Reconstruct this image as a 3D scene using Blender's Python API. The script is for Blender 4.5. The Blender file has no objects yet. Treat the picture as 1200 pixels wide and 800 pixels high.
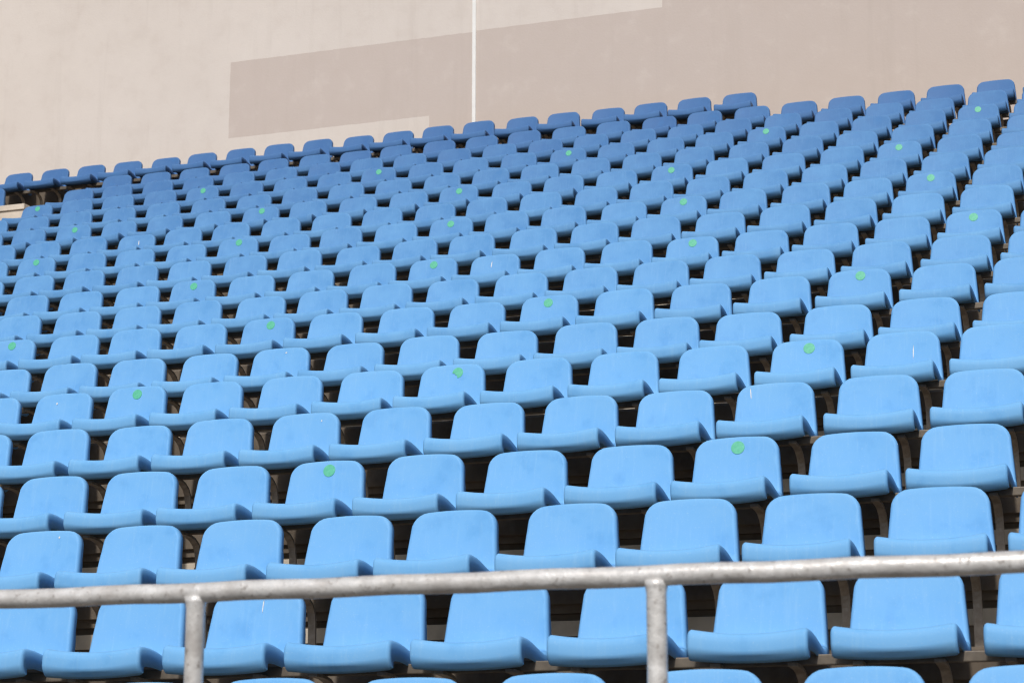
import bpy, bmesh, math, random
from mathutils import Vector, Matrix
random.seed(7)
scene = bpy.context.scene
C = scene.collection
R = math.radians

# ------------------------------------------------------------------ helpers
def obj(name, bm, mats, parent=None, smooth=False, loc=(0, 0, 0)):
    me = bpy.data.meshes.new(name)
    bm.normal_update()
    bm.to_mesh(me); bm.free()
    for m in (mats if isinstance(mats, (list, tuple)) else [mats]):
        me.materials.append(m)
    if smooth:
        for p in me.polygons: p.use_smooth = True
    o = bpy.data.objects.new(name, me); C.objects.link(o)
    o.location = loc
    if parent: o.parent = parent
    return o

def tag(o, label=None, cat=None, group=None, kind=None):
    if label: o['label'] = label
    if cat: o['category'] = cat
    if group: o['group'] = group
    if kind: o['kind'] = kind
    return o

def empty(name, loc, rz=0):
    o = bpy.data.objects.new(name, None); C.objects.link(o)
    o.location = loc; o.rotation_euler = (0, 0, rz); o.empty_display_size = .05
    return o

def add_box(bm, x0, x1, y0, y1, z0, z1, mi=0, bevel=0):
    vs = [bm.verts.new((x, y, z)) for z in (z0, z1) for y in (y0, y1) for x in (x0, x1)]
    fs = [bm.faces.new([vs[i] for i in q]) for q in
          ((0, 2, 3, 1), (4, 5, 7, 6), (0, 1, 5, 4), (2, 6, 7, 3), (0, 4, 6, 2), (1, 3, 7, 5))]
    for f in fs: f.material_index = mi
    if bevel:
        es = list({e for f in fs for e in f.edges})
        bmesh.ops.bevel(bm, geom=es, offset=bevel, segments=2, affect='EDGES', profile=.6)

def add_tube(bm, pts, r, seg=20, caps=True):
    rings = []
    pts = [Vector(p) for p in pts]
    for i, p in enumerate(pts):
        d = (pts[min(i + 1, len(pts) - 1)] - pts[max(i - 1, 0)]).normalized()
        a = d.orthogonal().normalized() if i == 0 else (a - d * a.dot(d)).normalized()
        b = d.cross(a)
        rr = r[i] if isinstance(r, (list, tuple)) else r
        rings.append([bm.verts.new(p + (a * math.cos(t) + b * math.sin(t)) * rr)
                      for t in [2 * math.pi * k / seg for k in range(seg)]])
    for q, s in zip(rings, rings[1:]):
        for k in range(seg):
            bm.faces.new((q[k], q[(k + 1) % seg], s[(k + 1) % seg], s[k]))
    if caps:
        bm.faces.new(rings[0][::-1]); bm.faces.new(rings[-1])

# ------------------------------------------------------------------ materials
def new_mat(name):
    m = bpy.data.materials.new(name); m.use_nodes = True
    nt = m.node_tree
    return m, nt, nt.nodes['Principled BSDF']

class N:
    """small node-tree helper"""
    def __init__(self, nt): self.nt = nt
    def n(self, t, **kw):
        x = self.nt.nodes.new(t)
        for k, v in kw.items(): setattr(x, k, v)
        return x
    def link(self, a, b): self.nt.links.new(a, b)
    def math(self, op, a, b=None, c=None, clamp=False):
        x = self.n('ShaderNodeMath', operation=op, use_clamp=clamp)
        for i, v in enumerate((a, b, c)):
            if v is None: continue
            if isinstance(v, (int, float)): x.inputs[i].default_value = v
            else: self.link(v, x.inputs[i])
        return x.outputs[0]
    def noise(self, vec, scale, detail=4, rough=.55):
        x = self.n('ShaderNodeTexNoise')
        x.inputs['Scale'].default_value = scale; x.inputs['Detail'].default_value = detail
        x.inputs['Roughness'].default_value = rough
        if vec is not None: self.link(vec, x.inputs['Vector'])
        return x.outputs['Fac']
    def ramp(self, fac, stops):
        x = self.n('ShaderNodeValToRGB'); cr = x.color_ramp
        while len(cr.elements) < len(stops): cr.elements.new(.5)
        for e, (p, c) in zip(cr.elements, stops):
            e.position = p; e.color = (c[0], c[1], c[2], 1) if not isinstance(c, (int, float)) else (c, c, c, 1)
        self.link(fac, x.inputs[0])
        return x.outputs[0]
    def mix(self, fac, a, b, mode='MIX'):
        x = self.n('ShaderNodeMix', data_type='RGBA', blend_type=mode)
        for s, v in ((x.inputs[0], fac), (x.inputs[6], a), (x.inputs[7], b)):
            if isinstance(v, (int, float)): s.default_value = v
            elif isinstance(v, tuple): s.default_value = (*v, 1)
            else: self.link(v, s)
        return x.outputs[2]
    def mapping(self, vec, scale=(1, 1, 1)):
        x = self.n('ShaderNodeMapping'); x.inputs['Scale'].default_value = scale
        self.link(vec, x.inputs[0]); return x.outputs[0]
    def bump(self, h, dist, strength=.5):
        x = self.n('ShaderNodeBump'); x.inputs['Distance'].default_value = dist
        x.inputs['Strength'].default_value = strength
        self.link(h, x.inputs['Height']); return x.outputs[0]

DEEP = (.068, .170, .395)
PALE = (.168, .435, .79)
def make_plastic():
    m, nt, b = new_mat('blue_plastic'); k = N(nt)
    tc = k.n('ShaderNodeTexCoord'); oi = k.n('ShaderNodeObjectInfo')
    # a different patch of the wear pattern for every seat
    off = k.n('ShaderNodeVectorMath', operation='ADD')
    rnd = k.n('ShaderNodeVectorMath', operation='SCALE'); rnd.inputs[3].default_value = 60.0
    k.link(oi.outputs['Color'], rnd.inputs[0])
    k.link(tc.outputs['Object'], off.inputs[0]); k.link(rnd.outputs[0], off.inputs[1])
    v = off.outputs[0]
    blot = k.noise(v, 7.0, 5, .6)
    streak = k.noise(k.mapping(v, (70, 9, 6)), 1.0, 3, .6)
    spk = k.noise(v, 160.0, 2, .5)
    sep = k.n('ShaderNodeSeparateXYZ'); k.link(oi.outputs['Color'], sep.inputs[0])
    at = k.n('ShaderNodeAttribute', attribute_name='paleness')
    paleness = k.math('ADD', sep.outputs[2], at.outputs['Fac'], clamp=True)
    base = k.mix(paleness, DEEP, PALE)      # paler blue in the front rows, deeper blue towards the back
    wear = k.math('ADD', k.math('MULTIPLY', paleness, .85), .15)
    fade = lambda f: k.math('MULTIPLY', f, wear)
    col = k.mix(fade(k.ramp(blot, [(.38, 0.0), (.70, .52)])), base, (.215, .475, .79))
    col = k.mix(fade(k.ramp(streak, [(.55, 0.0), (.80, .30)])), col, (.30, .54, .80))
    col = k.mix(fade(k.ramp(spk, [(.62, 0.0), (.74, .30)])), col, (.42, .60, .80))
    col = k.mix(k.ramp(blot, [(.28, .25), (.44, 0.0)]), col, (.07, .26, .58))
    k.link(col, b.inputs['Base Color'])
    k.link(k.ramp(blot, [(.3, .48), (.7, .62)]), b.inputs['Roughness'])
    b.inputs['Specular IOR Level'].default_value = .14
    k.link(k.bump(k.noise(v, 420, 2), .0006, .35), b.inputs['Normal'])
    return m

def make_simple(name, col, rough=.6, metal=0, var=.25, scale=20, col2=None, bump=0):
    m, nt, b = new_mat(name); k = N(nt)
    tc = k.n('ShaderNodeTexCoord')
    f = k.noise(tc.outputs['Object'], scale, 5, .6)
    c2 = col2 or tuple(x * (1 - var) for x in col)
    k.link(k.mix(k.ramp(f, [(.35, 0.0), (.65, 1.0)]), col, c2), b.inputs['Base Color'])
    b.inputs['Roughness'].default_value = rough; b.inputs['Metallic'].default_value = metal
    if bump: k.link(k.bump(k.noise(tc.outputs['Object'], scale * 6, 4), bump, .5), b.inputs['Normal'])
    return m

def make_galv():
    m, nt, b = new_mat('galvanized_steel'); k = N(nt)
    tc = k.n('ShaderNodeTexCoord'); v = tc.outputs['Object']
    vo = k.n('ShaderNodeTexVoronoi'); vo.inputs['Scale'].default_value = 55
    k.link(v, vo.inputs['Vector'])
    a = k.noise(v, 14, 5, .65); c = k.noise(v, 60, 4, .6)
    col = k.mix(k.ramp(a, [(.35, 0.0), (.65, 1.0)]), (.54, .52, .505), (.92, .92, .92))
    col = k.mix(k.ramp(vo.outputs['Color'], [(.2, 0.0), (.9, .45)]), col, (.60, .60, .59))
    col = k.mix(k.ramp(c, [(.58, 0.0), (.72, .75)]), col, (.22, .185, .16))
    k.link(col, b.inputs['Base Color'])
    b.inputs['Metallic'].default_value = .2
    b.inputs['Coat Weight'].default_value = .8; b.inputs['Coat Roughness'].default_value = .2
    k.link(k.ramp(a, [(.35, .42), (.65, .22)]), b.inputs['Roughness'])
    k.link(k.bump(k.math('ADD', k.math('MULTIPLY', a, 1.6), k.math('MULTIPLY', c, .5)), .004, .6), b.inputs['Normal'])
    return m

def make_concrete():
    m, nt, b = new_mat('terrace_concrete'); k = N(nt)
    tc = k.n('ShaderNodeTexCoord'); v = tc.outputs['Object']
    big = k.noise(v, .9, 5, .6); mid = k.noise(v, 6, 6, .65); fine = k.noise(v, 60, 4, .6)
    col = k.mix(k.ramp(mid, [(.35, 0.0), (.68, 1.0)]), (.165, .134, .102), (.090, .070, .052))
    col = k.mix(k.ramp(big, [(.45, 0.0), (.7, .5)]), col, (.27, .225, .175))
    drip = k.noise(k.mapping(v, (14, 3, 1.2)), 1, 4, .65)
    col = k.mix(k.ramp(drip, [(.55, 0.0), (.74, .55)]), col, (.10, .075, .05))
    k.link(col, b.inputs['Base Color']); b.inputs['Roughness'].default_value = .92
    k.link(k.bump(k.math('ADD', mid, k.math('MULTIPLY', fine, .4)), .004, .6), b.inputs['Normal'])
    return m

def make_wall():
    m, nt, b = new_mat('wall_plaster'); k = N(nt)
    tc = k.n('ShaderNodeTexCoord'); v = tc.outputs['Object']
    sx = k.n('ShaderNodeSeparateXYZ'); k.link(v, sx.inputs[0])
    wob = k.math('MULTIPLY', k.math('SUBTRACT', k.noise(v, 9, 3), .5), .016)
    X = k.math('ADD', sx.outputs[0], wob); Z = k.math('ADD', sx.outputs[2], wob)
    gt = lambda a, t: k.math('GREATER_THAN', a, t)
    lt = lambda a, t: k.math('LESS_THAN', a, t)
    mul = lambda *a: (a[0] if len(a) == 1 else k.math('MULTIPLY', a[0], mul(*a[1:])))
    # overpainted rectangles, greyer than the wall: a long low one and everything right of the joint
    lowcut = k.math('MAXIMUM', gt(Z, 6.83), gt(X, -7.75))
    left = mul(gt(X, -10.415), lt(X, -7.18), lt(Z, 7.82), lowcut)
    right = mul(gt(X, -7.17), k.math('MAXIMUM', lt(Z, 7.83), gt(X, -4.85)))
    big = k.noise(v, .55, 5, .6); mid = k.noise(v, 3.2, 6, .65); fine = k.noise(v, 38, 4, .6)
    base = (.735, .672, .625)
    col = k.mix(k.ramp(big, [(.38, 0.0), (.68, 1.0)]), base, (.70, .637, .590))
    col = k.mix(mul(left, .93), col, (.595, .515, .472))
    col = k.mix(mul(right, .93), col, (.590, .510, .466))
    col = k.mix(k.ramp(mid, [(.50, 0.0), (.80, .30)]), col, (.54, .46, .41))
    col = k.mix(k.ramp(mid, [(.26, .22), (.45, 0.0)]), col, (.82, .755, .70))
    col = k.mix(k.ramp(fine, [(.60, 0.0), (.78, .16)]), col, (.40, .34, .29))
    vst = k.noise(k.mapping(v, (5, 1, .35)), 1, 5, .65)
    col = k.mix(k.ramp(vst, [(.55, 0.0), (.78, .22)]), col, (.46, .40, .355))
    k.link(col, b.inputs['Base Color']); b.inputs['Roughness'].default_value = .9
    b.inputs['Specular IOR Level'].default_value = .2
    k.link(k.bump(k.math('ADD', fine, mid), .004, .35), b.inputs['Normal'])
    return m

M = dict(
    plastic=make_plastic(), galv=make_galv(), concrete=make_concrete(), wall=make_wall(),
    sticker=make_simple('mint_sticker', (.075, .46, .27), .5, 0, .2, 60, (.12, .54, .36)),
    dropping=make_simple('chalky_white', (.80, .80, .78), .8, 0, .1, 90),
    leg=make_simple('bracket_steel', (.38, .335, .285), .5, .3, .35, 30, (.26, .22, .18)),
    beam=make_simple('beam_steel', (.21, .18, .145), .55, .3, .3, 20),
    board=make_simple('pale_board', (.68, .60, .49), .8, 0, .22, 9),
    bolt=make_simple('dark_bolt', (.20, .18, .16), .5, .6, .3, 80),
    white=make_simple('white_paint', (.90, .90, .88), .6, 0, .06, 12),
    coping=make_simple('pale_concrete', (.76, .67, .57), .9, 0, .18, 6, bump=.003),
    track=make_simple('track_surface', (.085, .085, .085), .95, 0, .2, 3, bump=.004),
    roof=make_simple('shade_roof_metal', (.30, .30, .30), .6, .2, .15, 2),
)

# ------------------------------------------------------------------ stand geometry (metres; x along the rows, y up the stand)
YS = [-1.718, -.859, 0.0, 0.859, 1.717, 2.576, 3.434, 4.293, 5.151, 6.009, 6.867, 7.724, 8.581, 9.438, 10.295, 11.152, 12.008, 12.864, 13.717]
ZS = [-.80, -.40, 0.0, 0.39, 0.802, 1.202, 1.582, 1.996, 2.392, 2.79, 3.202, 3.612, 4.021, 4.434, 4.849, 5.265, 5.677, 6.087, 6.56]
DX = [-.02, 0, 0, .007, -.002, -.011, .003, -.01, 0, .006, .009, -.001, 0, .003, .005, .004, -.003, -.008, 0]
PITCH, PITCH_UP = .5, .5122
NROW = 19
SEATH = .68            # seat back top above its step
def seat_x(r, c):
    if r == 18: return -3.878 + .5143 * (c + 7)
    if r >= 13: return .0411 + DX[r] + PITCH_UP * c
    return DX[r] + PITCH * c
RIS = .14              # riser behind a row's seat backs
WALL_Y = 14.08
XL, XR = -24.0, 14.0

# terrace: stepped concrete with an overhanging edge, a groove and a lower face
bm = bmesh.new()
GY = -3.75
prof = [(GY, -2.8), (GY, -1.88)]
for r in range(NROW - 1):
    y0 = (YS[r - 1] if r else YS[0] - .859) + RIS
    zt = ZS[r] - SEATH
    zb = (ZS[r - 1] - SEATH) if r else -1.88
    prof += [(y0, zb), (y0, zt - .175), (y0 + .02, zt - .175), (y0 + .02, zt - .15), (y0 - .012, zt - .15), (y0 - .012, zt - .118),
             (y0 - .03, zt - .112), (y0 - .03, zt - .012), (y0 - .018, zt)]
ZTOP = ZS[-2] - SEATH      # the last seats stand on tall frames on the top step
prof += [(WALL_Y + .02, ZTOP), (WALL_Y + .02, -2.8)]
a = [bm.verts.new((XL, y, z)) for y, z in prof]; b_ = [bm.verts.new((XR, y, z)) for y, z in prof]
for i in range(len(prof) - 1):
    bm.faces.new((a[i], b_[i], b_[i + 1], a[i + 1]))
bm.faces.new(a[::-1]) if False else None
bmesh.ops.recalc_face_normals(bm, faces=bm.faces)
terrace = tag(obj('stand_terrace', bm, M['concrete']), 'stepped brown concrete terrace under the rows of blue seats', 'terrace', kind='structure')

# upstand added behind the last seats to hide the sunlit wall under them
bm = bmesh.new()
add_box(bm, XL + .01, seat_x(18, -7) + .16, YS[-1] + .12, WALL_Y - .004, ZTOP - .002, ZS[-1] - .20, bevel=.006)
tag(obj('shade_kerb', bm, M['concrete']), 'brown concrete upstand added behind the top row to darken the gaps under its seats', 'kerb', kind='structure')

# running track / ground in front of and under the stand, one sheet to the horizon
bm = bmesh.new()
s = 1500
bm.faces.new([bm.verts.new(p) for p in ((-s, -s, -2.8), (s, -s, -2.8), (s, s, -2.8), (-s, s, -2.8))])
tag(obj('ground', bm, M['track']), 'greyish running track ground in front of the stand', 'ground', kind='structure')

# back wall
bm = bmesh.new()
add_box(bm, XL, XR, WALL_Y, WALL_Y + .35, ZS[-1] - SEATH - 1.0, 16.1)
tag(obj('back_wall', bm, M['wall']), 'tall beige plaster wall with greyer overpainted rectangles behind the top row', 'wall')
# white joint strip running up the wall
bm = bmesh.new()
add_box(bm, -7.198, -7.152, WALL_Y - .018, WALL_Y + .01, ZS[-1] - SEATH, 15.9, bevel=.004)
tag(obj('joint_strip', bm, M['white']), 'thin white vertical strip running up the beige back wall', 'wall strip')

# unseen roof, added and shaped to dim the upper rows
SHADE_ROOF_Y0, SHADE_ROOF_Z = 9.0, 16.0
bm = bmesh.new()
v = [(SHADE_ROOF_Y0, SHADE_ROOF_Z + 1.2), (WALL_Y + .6, SHADE_ROOF_Z), (WALL_Y + .6, SHADE_ROOF_Z + .3), (SHADE_ROOF_Y0, SHADE_ROOF_Z + 1.45)]
a = [bm.verts.new((XL, *p)) for p in v]; b_ = [bm.verts.new((XR, *p)) for p in v]
for i in range(4): bm.faces.new((a[i], b_[i], b_[(i + 1) % 4], a[(i + 1) % 4]))
bm.faces.new(a); bm.faces.new(b_)
bmesh.ops.recalc_face_normals(bm, faces=bm.faces)
tag(obj('shade_roof', bm, M['roof']), 'unseen grey roof added to shade the upper rows of the stand', 'roof', kind='structure')

# ------------------------------------------------------------------ the seat (one prototype, parts copied)
PAN = [(-.360, -.345), (-.373, -.336), (-.383, -.323), (-.3895, -.310), (-.391, -.298), (-.3885, -.272), (-.3845, -.254), (-.377, -.244), (-.362, -.2385),
       (-.335, -.2385), (-.29, -.2425), (-.24, -.252), (-.19, -.266), (-.15, -.277), (-.118, -.284), (-.094, -.284), (-.077, -.276)]
BACK = [(-.066, -.260), (-.058, -.236), (-.047, -.185), (-.037, -.135), (-.027, -.090), (-.019, -.058), (-.0138, -.035), (-.0095, -.014)]
PROF = PAN + BACK
NP = len(PAN)
NU = 23
US = [math.sin(math.pi / 2 * (-1 + 2 * j / (NU - 1))) for j in range(NU)]
def half_w(i):
    if i < NP:
        y = PROF[i][0]; t = (y + .387) / .31
        return .195 + .004 * min(1, max(0, t))
    t = (i - NP + 1) / len(BACK); z = PROF[i][1]
    return .195 - .018 * (z + .276) / .276
def top_drop(x, w=.177, rc=.056):
    d = .013 * (x / w) ** 2
    e = abs(x) - (w - rc)
    if e > 0: d += rc - math.sqrt(max(rc * rc - e * e, 0))
    return d
def seat_surface(wob=0):
    P = []
    for i, (y, z) in enumerate(PROF):
        row = []
        for u in US:
            x = half_w(i) * u
            if i < NP:
                wgt = .55 if i < 3 else 1.0
                if y > -.20: wgt *= max(.25, 1 - (y + .20) / .2)
                row.append(Vector((x, y + (.006 * (1 - u * u) if y > -.15 else 0), z - .017 * (1 - u * u) * wgt)))
            else:
                zc = PROF[NP - 1][1]
                zt = PROF[-1][1]
                dr = top_drop(.177 * u)
                z2 = zc + (z - zc) * (1 - dr / (zt - zc))
                y2 = y - .205 * (z - z2) + .016 * (1 - u * u) * min(1, (i - NP + 2) / 3)
                row.append(Vector((x, y2, z2)))
        P.append(row)
    return P
def build_shell():
    P = seat_surface(); m = len(P)
    bm = bmesh.new()
    V = [[bm.verts.new(p) for p in row] for row in P]
    for i in range(m - 1):
        for j in range(NU - 1):
            f = bm.faces.new((V[i][j], V[i][j + 1], V[i + 1][j + 1], V[i + 1][j]))
            f.material_index = 0 if i < NP - 1 else 1
    bm.normal_update()
    if V[NP + 3][NU // 2].normal.y > 0:
        bmesh.ops.reverse_faces(bm, faces=bm.faces); bm.normal_update()
    path = [(i, 0) for i in range(m)] + [(m - 1, j) for j in range(1, NU)] + [(i, NU - 1) for i in range(m - 2, -1, -1)]
    rings = [[V[i][j] for i, j in path]]
    info = []
    for q, (i, j) in enumerate(path):
        p = V[i][j].co.copy()
        a_, b2 = path[max(q - 1, 0)], path[min(q + 1, len(path) - 1)]
        if i < NP:                                   # side of the pan: turned down, tall behind the front lip, lower towards the back
            o = Vector((-1 if j == 0 else 1, 0, 0))
            y, z = PROF[i]
            if i < 3: tg = (-.352, (-.338, -.331, -.323)[i])
            elif i < 9: tg = (-.3518 + .0005 * (i - 3), -.3172 + .0004 * (i - 3))
            elif i == NP - 1: tg = (-.036, -.328)
            elif i == NP - 2: tg = (-.062, -.343)
            else:
                f = (y + .335) / (-.118 + .335)
                tg = (y + .014 * f, z - (.074 - .014 * f))
            end = Vector((0, tg[0], tg[1]))
            d = Vector((0, tg[0] - y, tg[1] - z))
        else:                                        # edge of the backrest: turned back
            t = (V[b2[0]][b2[1]].co - V[a_[0]][a_[1]].co)
            nb = Vector((0, -.979, .2))
            o = t.cross(nb).normalized()
            if o.dot(p - Vector((0, -.04, -.15))) < 0: o = -o
            L = .042 if i < NP + 4 else .036
            d = -nb * L
        info.append((p, d, o))
    for do, dn in ((.004, .0009), (.008, .0035), (.0112, .008), (.0130, .0145), (.0142, None)):
        ring = []
        for p, d, o in info:
            ring.append(bm.verts.new(p + o * do + (d if dn is None else d.normalized() * dn)))
        rings.append(ring)
    for A, B in zip(rings, rings[1:]):
        for q in range(len(path) - 1):
            i0, i1 = path[q][0], path[q + 1][0]
            f = bm.faces.new((A[q], A[q + 1], B[q + 1], B[q]))
            f.material_index = 0 if max(i0, i1) <= NP - 1 else 1
    bmesh.ops.recalc_face_normals(bm, faces=bm.faces)
    bm.normal_update()
    if V[NP + 3][NU // 2].normal.y > 0: bmesh.ops.reverse_faces(bm, faces=bm.faces)
    # shift so that the origin is on the step under the seat
    bmesh.ops.translate(bm, verts=bm.verts, vec=(0, .2, SEATH))
    return bm
def solidified(name, bm, part):
    bmesh.ops.delete(bm, geom=[f for f in bm.faces if f.material_index != part], context='FACES')
    for f in bm.faces: f.material_index = 0
    o = obj(name, bm, M['plastic'], smooth=True)
    md = o.modifiers.new('thick', 'SOLIDIFY'); md.thickness = .0045; md.offset = -1
    dg = bpy.context.evaluated_depsgraph_get()
    me = bpy.data.meshes.new_from_object(o.evaluated_get(dg))
    o.modifiers.clear(); o.data = me; me.name = name
    for p in me.polygons: p.use_smooth = True
    return o

def leg_mesh(x, extra=0):
    bm = bmesh.new()
    path = [(-.285, -.354), (-.25, -.356), (-.200, -.360), (-.155, -.371), (-.118, -.394), (-.095, -.425), (-.085, -.472), (-.082, -.56), (-.082, -.672 - extra)]
    hw, th = .017, .006
    rings = []
    for i, (y, z) in enumerate(path):
        y0, z0 = path[max(i - 1, 0)]; y1, z1 = path[min(i + 1, len(path) - 1)]
        d = Vector((0, y1 - y0, z1 - z0)).normalized(); n = Vector((0, -d.z, d.y))
        c = Vector((x, y + .2, z + SEATH))
        rings.append([bm.verts.new(c + Vector((sx * hw, 0, 0)) + n * sn * th) for sx, sn in ((-1, -1), (1, -1), (1, 1), (-1, 1))])
    for A, B in zip(rings, rings[1:]):
        for k in range(4): bm.faces.new((A[k], A[(k + 1) % 4], B[(k + 1) % 4], B[k]))
    bm.faces.new(rings[0]); bm.faces.new(rings[-1])
    add_box(bm, x - .04, x + .04, .2 - .14, .2 - .035, .001 - extra, .008 - extra)
    bmesh.ops.recalc_face_normals(bm, faces=bm.faces)
    return bm

def back_point(x, dz):
    """point on the front of the backrest, dz below the top centre (seat coordinates)"""
    P = seat_surface()
    best = None
    u = x / .2
    j = min(range(NU), key=lambda q: abs(US[q] - u))
    rows = [P[i][j] for i in range(NP, len(P))]
    for p, q in zip(rows, rows[1:]):
        if p.z <= -dz <= q.z:
            t = (-dz - p.z) / (q.z - p.z); w = p.lerp(q, t)
            return Vector((x, w.y + .2, w.z + SEATH))
    return Vector((x, .2 - .03, SEATH - dz))

def disc_mesh(rx, rz, ragged=0.0, cut=None, seed=0):
    rg = random.Random(seed)
    bm = bmesh.new(); top, bot = [], []
    n = 36
    for k in range(n):
        t = 2 * math.pi * k / n
        q = 1 + ragged * (rg.random() - .5)
        x, z = rx * q * math.cos(t), rz * q * math.sin(t)
        if cut and x < cut[0] and z < cut[1]: x, z = x * .55, z * .5
        top.append(bm.verts.new((x, -.0032, z))); bot.append(bm.verts.new((x, .003, z)))
    c = bm.verts.new((0, -.0034, 0))
    for k in range(n):
        bm.faces.new((top[k], top[(k + 1) % n], bot[(k + 1) % n], bot[k])); bm.faces.new((c, top[(k + 1) % n], top[k]))
    bmesh.ops.recalc_face_normals(bm, faces=bm.faces)
    return bm

proto = empty('stadium_seat', (0, -50, 0))
pan = solidified('seat_pan', build_shell(), 0); pan.parent = proto
back = solidified('backrest', build_shell(), 1); back.parent = proto
legs = [obj('leg', leg_mesh(x), M['leg'], proto) for x in (-.135, .135)]
tall_legs = [obj('leg', leg_mesh(x, ZS[18] - ZS[17]), M['leg']) for x in (-.135, .135)]

# green stickers: (row, column)
DOTS = {(3, -2), (3, -6), (5, -2), (5, -6), (5, -10), (7, -2), (7, -6), (7, -10), (7, -14), (9, -1), (9, -5), (9, -9), (9, -13),
        (11, -2), (11, -6), (11, -10), (11, -14), (11, -18), (13, -3), (13, -7), (13, -11), (13, -15), (13, -19),
        (15, -2), (15, -6), (15, -10), (15, -14), (15, -18), (15, -22)}
# white marks: (row, column): (x, below top, half width, half height)
MARKS = {(5, -1): (.055, .125, .004, .045), (4, -2): (-.12, .055, .004, .035), (2, -8): (.075, .040, .006, .006),
         (9, -8): (-.03, .085, .006, .03), (4, -7): (.09, .055, .006, .006), (5, -11): (-.05, .07, .008, .008), (12, -17): (.02, .09, .006, .03),
         (6, -9): (.03, .04, .01, .005), (1, -5): (.02, .07, .003, .03)}
LEFT_END = {15: -23, 16: -22, 17: -22}

sticker_mesh = obj('sticker', disc_mesh(.0305, .0305, .006, seed=3), M['sticker'])
sticker_torn = obj('sticker', disc_mesh(.0315, .0315, .015, (-.004, -.002), 5), M['sticker'])

cols = {}
vis = {0: (1, -5), 1: (1, -7), 2: (1, -8), 3: (0, -10), 4: (0, -11), 5: (0, -12), 6: (0, -13), 7: (0, -14), 8: (0, -15), 9: (0, -16),
       10: (-1, -18), 11: (-1, -19), 12: (-1, -20), 13: (-1, -21), 14: (-1, -22), 15: (-1, -22), 16: (-1, -22), 17: (-2, -22), 18: (-7, -25)}
ORD = ['zeroth', 'first', 'second', 'third', 'fourth', 'fifth', 'sixth', 'seventh', 'eighth', 'ninth', 'tenth', 'eleventh', 'twelfth', 'thirteenth',
       'fourteenth', 'fifteenth', 'sixteenth']
def row_words(r):
    if r == 0: return 'lowest row below the handrail'
    if r == 18: return 'top row against wall'
    if r <= 9: return '%s row from front' % ORD[r + 1]
    return '%s row from back' % ORD[19 - r]
def seat_label(r, c):
    hi, lo = vis[r]
    l, rr = c - lo + 1, hi - c + 1
    if (r, c) in DOTS:
        ds = sorted(d for q, d in DOTS if q == r)
        k = ds.index(c) + 1; kr = len(ds) - k + 1
        side = '%s such from left' % ORD[k] if k <= kr else '%s such from right' % ORD[kr]
        torn = 'torn ' if (r, c) == (5, -6) else ''
        return 'blue seat with %sgreen sticker, %s, in %s' % (torn, side, row_words(r))
    what = 'blue seat with a white mark' if (r, c) in MARKS else 'plain blue seat'
    n = ORD[min(l, rr)]
    pos = ('%s from left' % n) if l <= rr else ('%s from right' % n)
    if l == 1: pos = 'leftmost'
    if rr == 1: pos = 'rightmost'
    return '%s, %s in %s' % (what, pos, row_words(r))

rs = random.Random(21)
first = True
def place_seat(r, c, x, label, jit=1.0):
    global first
    src = [pan, back] + (tall_legs if r == 18 else legs)
    loc = (x + jit * rs.gauss(0, .0035), YS[r] - .2 + jit * rs.gauss(0, .003), ZS[r] - SEATH + .001)
    rot = (jit * rs.gauss(0, .011), jit * rs.gauss(0, .005), jit * rs.gauss(0, .011))
    if first:
        root, parts, first = proto, src, False
    else:
        root = proto.copy(); C.objects.link(root); parts = []
        for o in src:
            q = o.copy(); C.objects.link(q); q.parent = root; parts.append(q)
    root.location = loc; root.rotation_euler = rot
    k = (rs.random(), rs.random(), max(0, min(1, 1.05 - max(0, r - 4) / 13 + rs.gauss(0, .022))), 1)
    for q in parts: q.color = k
    tag(root, label, 'seat', 'blue plastic seats of the stand')
    if (r, c) in DOTS:
        sm = sticker_torn if (r, c) == (5, -6) else sticker_mesh
        q = sm.copy(); C.objects.link(q); q.parent = root
        dx = {(5, -6): .03, (3, -6): .01}.get((r, c), rs.uniform(-.012, .012))
        p = back_point(dx, .054 + rs.uniform(-.006, .006)); q.location = p
        q.rotation_euler = (-.215, 0, 0)
        q['label'] = 'round mint green sticker on the backrest'
    if (r, c) in MARKS:
        mx, dz, hw, hh = MARKS[(r, c)]; hw *= .6; hh *= .8
        q = obj('white_mark', disc_mesh(hw, hh, .5, seed=r * 31 - c), M['dropping'], root)
        q.location = back_point(mx, dz); q.rotation_euler = (-.2, rs.uniform(-.15, .1), 0)
    return root

count = 0
for r in range(NROW):
    hi, lo = vis[r]
    for c in range(hi, lo - 1, -1):
        off = {(2, -4): -.02, (3, -1): .012, (6, -3): -.012}.get((r, c), 0)
        place_seat(r, c, seat_x(r, c) + off, seat_label(r, c)); count += 1
# first seat of the next block, across the stairs
place_seat(17, -99, -12.95, 'plain blue seat of the next block, cut by the left edge of the photo')
# the stand goes on past both edges of the photo: those seats as one mass
FV, FF, FM, FB = [], [], [], []
for r in range(NROW - 1):
    hi, lo = vis[r]
    cs = [hi + k for k in range(1, 5)] + ([lo - k for k in range(1, 4)] if r < 13 else [])
    for c in cs:
        at = (seat_x(r, c) + rs.gauss(0, .003), YS[r] - .2, ZS[r] - SEATH + .001)
        for o in [pan, back] + legs:
            n0 = len(FV)
            FV += [(v.co.x + at[0], v.co.y + at[1], v.co.z + at[2]) for v in o.data.vertices]
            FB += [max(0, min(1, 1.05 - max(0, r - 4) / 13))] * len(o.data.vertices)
            FF += [[n0 + i for i in p.vertices] for p in o.data.polygons]
            FM += [1 if o in legs else 0] * len(o.data.polygons)
me = bpy.data.meshes.new('further_seats'); me.from_pydata(FV, [], FF)
me.materials.append(M['plastic']); me.materials.append(M['leg'])
me.polygons.foreach_set('material_index', FM); me.polygons.foreach_set('use_smooth', [m == 0 for m in FM])
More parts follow.
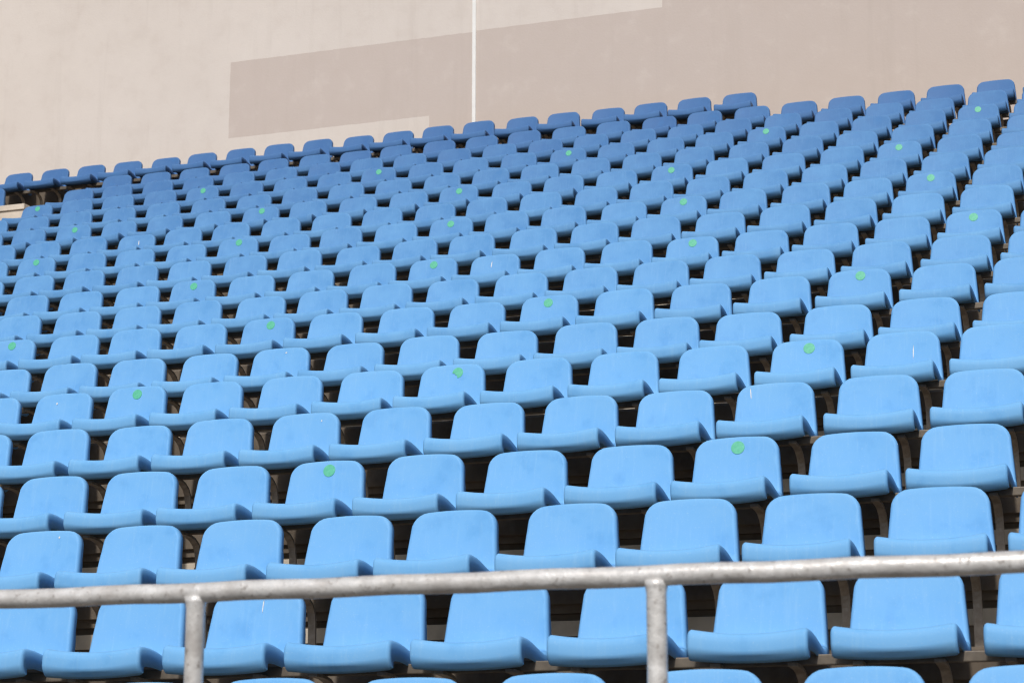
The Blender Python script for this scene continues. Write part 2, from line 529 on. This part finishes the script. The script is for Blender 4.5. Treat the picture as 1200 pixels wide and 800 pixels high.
me.attributes.new('paleness', 'FLOAT', 'POINT').data.foreach_set('value', FB); me.update()
far = bpy.data.objects.new('further_seats', me); C.objects.link(far); far.color = (.4, .6, 0, 1)
tag(far, 'more blue seats of the same rows continuing past the edges of the photo', 'seats', kind='stuff')
for o in [sticker_mesh, sticker_torn] + tall_legs: bpy.data.objects.remove(o, do_unlink=True)
print('seats', count + 1)

# ------------------------------------------------------------------ beams under the seats
for r in range(NROW):
    hi, lo = vis[r]
    x1 = seat_x(r, hi) + (.3 if r == 18 else 1.5)
    x0 = seat_x(r, lo) - (.3 if r in (15, 16, 17) else 1.5)
    y, z = YS[r] - .20, ZS[r] - .335
    bm = bmesh.new()
    add_box(bm, x0, x1, y - .02, y + .02, z - .018, z + .018, bevel=.004)
    tag(obj('seat_beam', bm, M['beam']), 'long steel beam under the seats of ' + row_words(r), 'beam', 'steel beams carrying the seat rows')

# bolted boards low on the risers
for r in range(NROW - 2):
    yb = YS[r] + RIS; zt = ZS[r + 1] - SEATH - .18
    root = empty('riser_board', (0, yb, zt - .065))
    bm = bmesh.new(); add_box(bm, XL + .02, XR - .02, -.014, .001, 0, .064, bevel=.002)
    obj('board', bm, M['board'], root)
    if r <= 6:
        for c in range(3, -14, -1):
            bm = bmesh.new(); x = c * .5 + .23 + .03 * math.sin(c * 5 + r)
            add_tube(bm, [(x, -.019, .036), (x, -.012, .036)], .009, 10)
            obj('bolt', bm, M['bolt'], root)
    tag(root, 'pale bolted board along the riser behind ' + row_words(r), 'riser board', 'boards along the step risers')

# ------------------------------------------------------------------ parapet beside the stairs at the left
bm = bmesh.new()
pw = empty('parapet_wall', (-13.6, 12.7, 5.0))
tag(pw, 'low pale concrete parapet with a coping beside the seats at the left edge', 'parapet')
bm = bmesh.new(); add_box(bm, -2.0, 1.2, 0, .16, -1.2, .735, bevel=.004); obj('wall_body', bm, M['coping'], pw)
bm = bmesh.new(); add_box(bm, -2.0, 1.215, -.02, .18, .737, .805, bevel=.006); obj('coping', bm, M['coping'], pw)

# ------------------------------------------------------------------ handrail in front
hr = empty('handrail', (-.5, -3.6, -1.88))
tag(hr, 'mottled galvanized steel pipe handrail running across the front of the seats', 'handrail')
ZR = 1.88 - .709
bm = bmesh.new()
n = 90
add_tube(bm, [(-5.2 + 9.0 * i / n, 0, ZR + .0015 * math.sin(i * 1.7)) for i in range(n + 1)], .0243, 28)
obj('top_rail', bm, M['galv'], hr, smooth=True)
for k in range(-3, 4):
    x = -.826 + 1.169 * k
    bm = bmesh.new()
    add_tube(bm, [(x, 0, 0), (x, 0, .4), (x, 0, .8), (x, 0, ZR - .040), (x, 0, ZR - .026), (x, 0, ZR - .012)], [.0235, .0235, .0235, .0235, .026, .030], 24)
    add_tube(bm, [(x, 0, .001), (x, 0, .012)], .055, 20)
    obj('post', bm, M['galv'], hr, smooth=True)

# ------------------------------------------------------------------ light
SUN_EL, SUN_AZ = R(46), R(172)
w = bpy.data.worlds.new('World'); scene.world = w; w.use_nodes = True
nt = w.node_tree; bg = nt.nodes['Background']
sky = nt.nodes.new('ShaderNodeTexSky'); sky.sky_type = 'NISHITA'; sky.sun_disc = False
sky.sun_elevation = SUN_EL; sky.sun_rotation = SUN_AZ
sky.air_density = 1.0; sky.dust_density = 3.0; sky.ozone_density = 1.0
hs = nt.nodes.new('ShaderNodeHueSaturation'); hs.inputs['Saturation'].default_value = .72   # thin cloud: greyer than a clear sky
nt.links.new(sky.outputs[0], hs.inputs['Color']); nt.links.new(hs.outputs[0], bg.inputs[0])
bg.inputs[1].default_value = .088
sd = bpy.data.lights.new('sun', 'SUN'); sd.energy = 2.95; sd.angle = R(5); sd.color = (1, .955, .895)
so = bpy.data.objects.new('sun', sd); C.objects.link(so)
sv = Vector((math.sin(SUN_AZ) * math.cos(SUN_EL), math.cos(SUN_AZ) * math.cos(SUN_EL), math.sin(SUN_EL)))
so.rotation_euler = sv.to_track_quat('Z', 'Y').to_euler()

# ------------------------------------------------------------------ camera
cd = bpy.data.cameras.new('camera'); cam = bpy.data.objects.new('camera', cd); C.objects.link(cam)
yaw, pit = -.3369949838577242, .21703558139086404
F = Vector((math.sin(yaw) * math.cos(pit), math.cos(yaw) * math.cos(pit), math.sin(pit)))
cam.location = (1.11700907, -8.22836866, -1.22020701)
cam.rotation_euler = F.to_track_quat('-Z', 'Y').to_euler()
cd.sensor_width = 36; cd.lens = 2465.344 / 1200 * 36
cd.clip_start = .1; cd.clip_end = 5000
cd.dof.use_dof = True; cd.dof.focus_distance = 11.5; cd.dof.aperture_fstop = 7.0
scene.camera = cam

scene.cycles.filter_width = 1.15
vs = scene.view_settings
scene.display_settings.display_device = 'sRGB'
vs.view_transform = 'Standard'; vs.look = 'None'; vs.exposure = -0.12; vs.gamma = 1
vs.use_curve_mapping = False
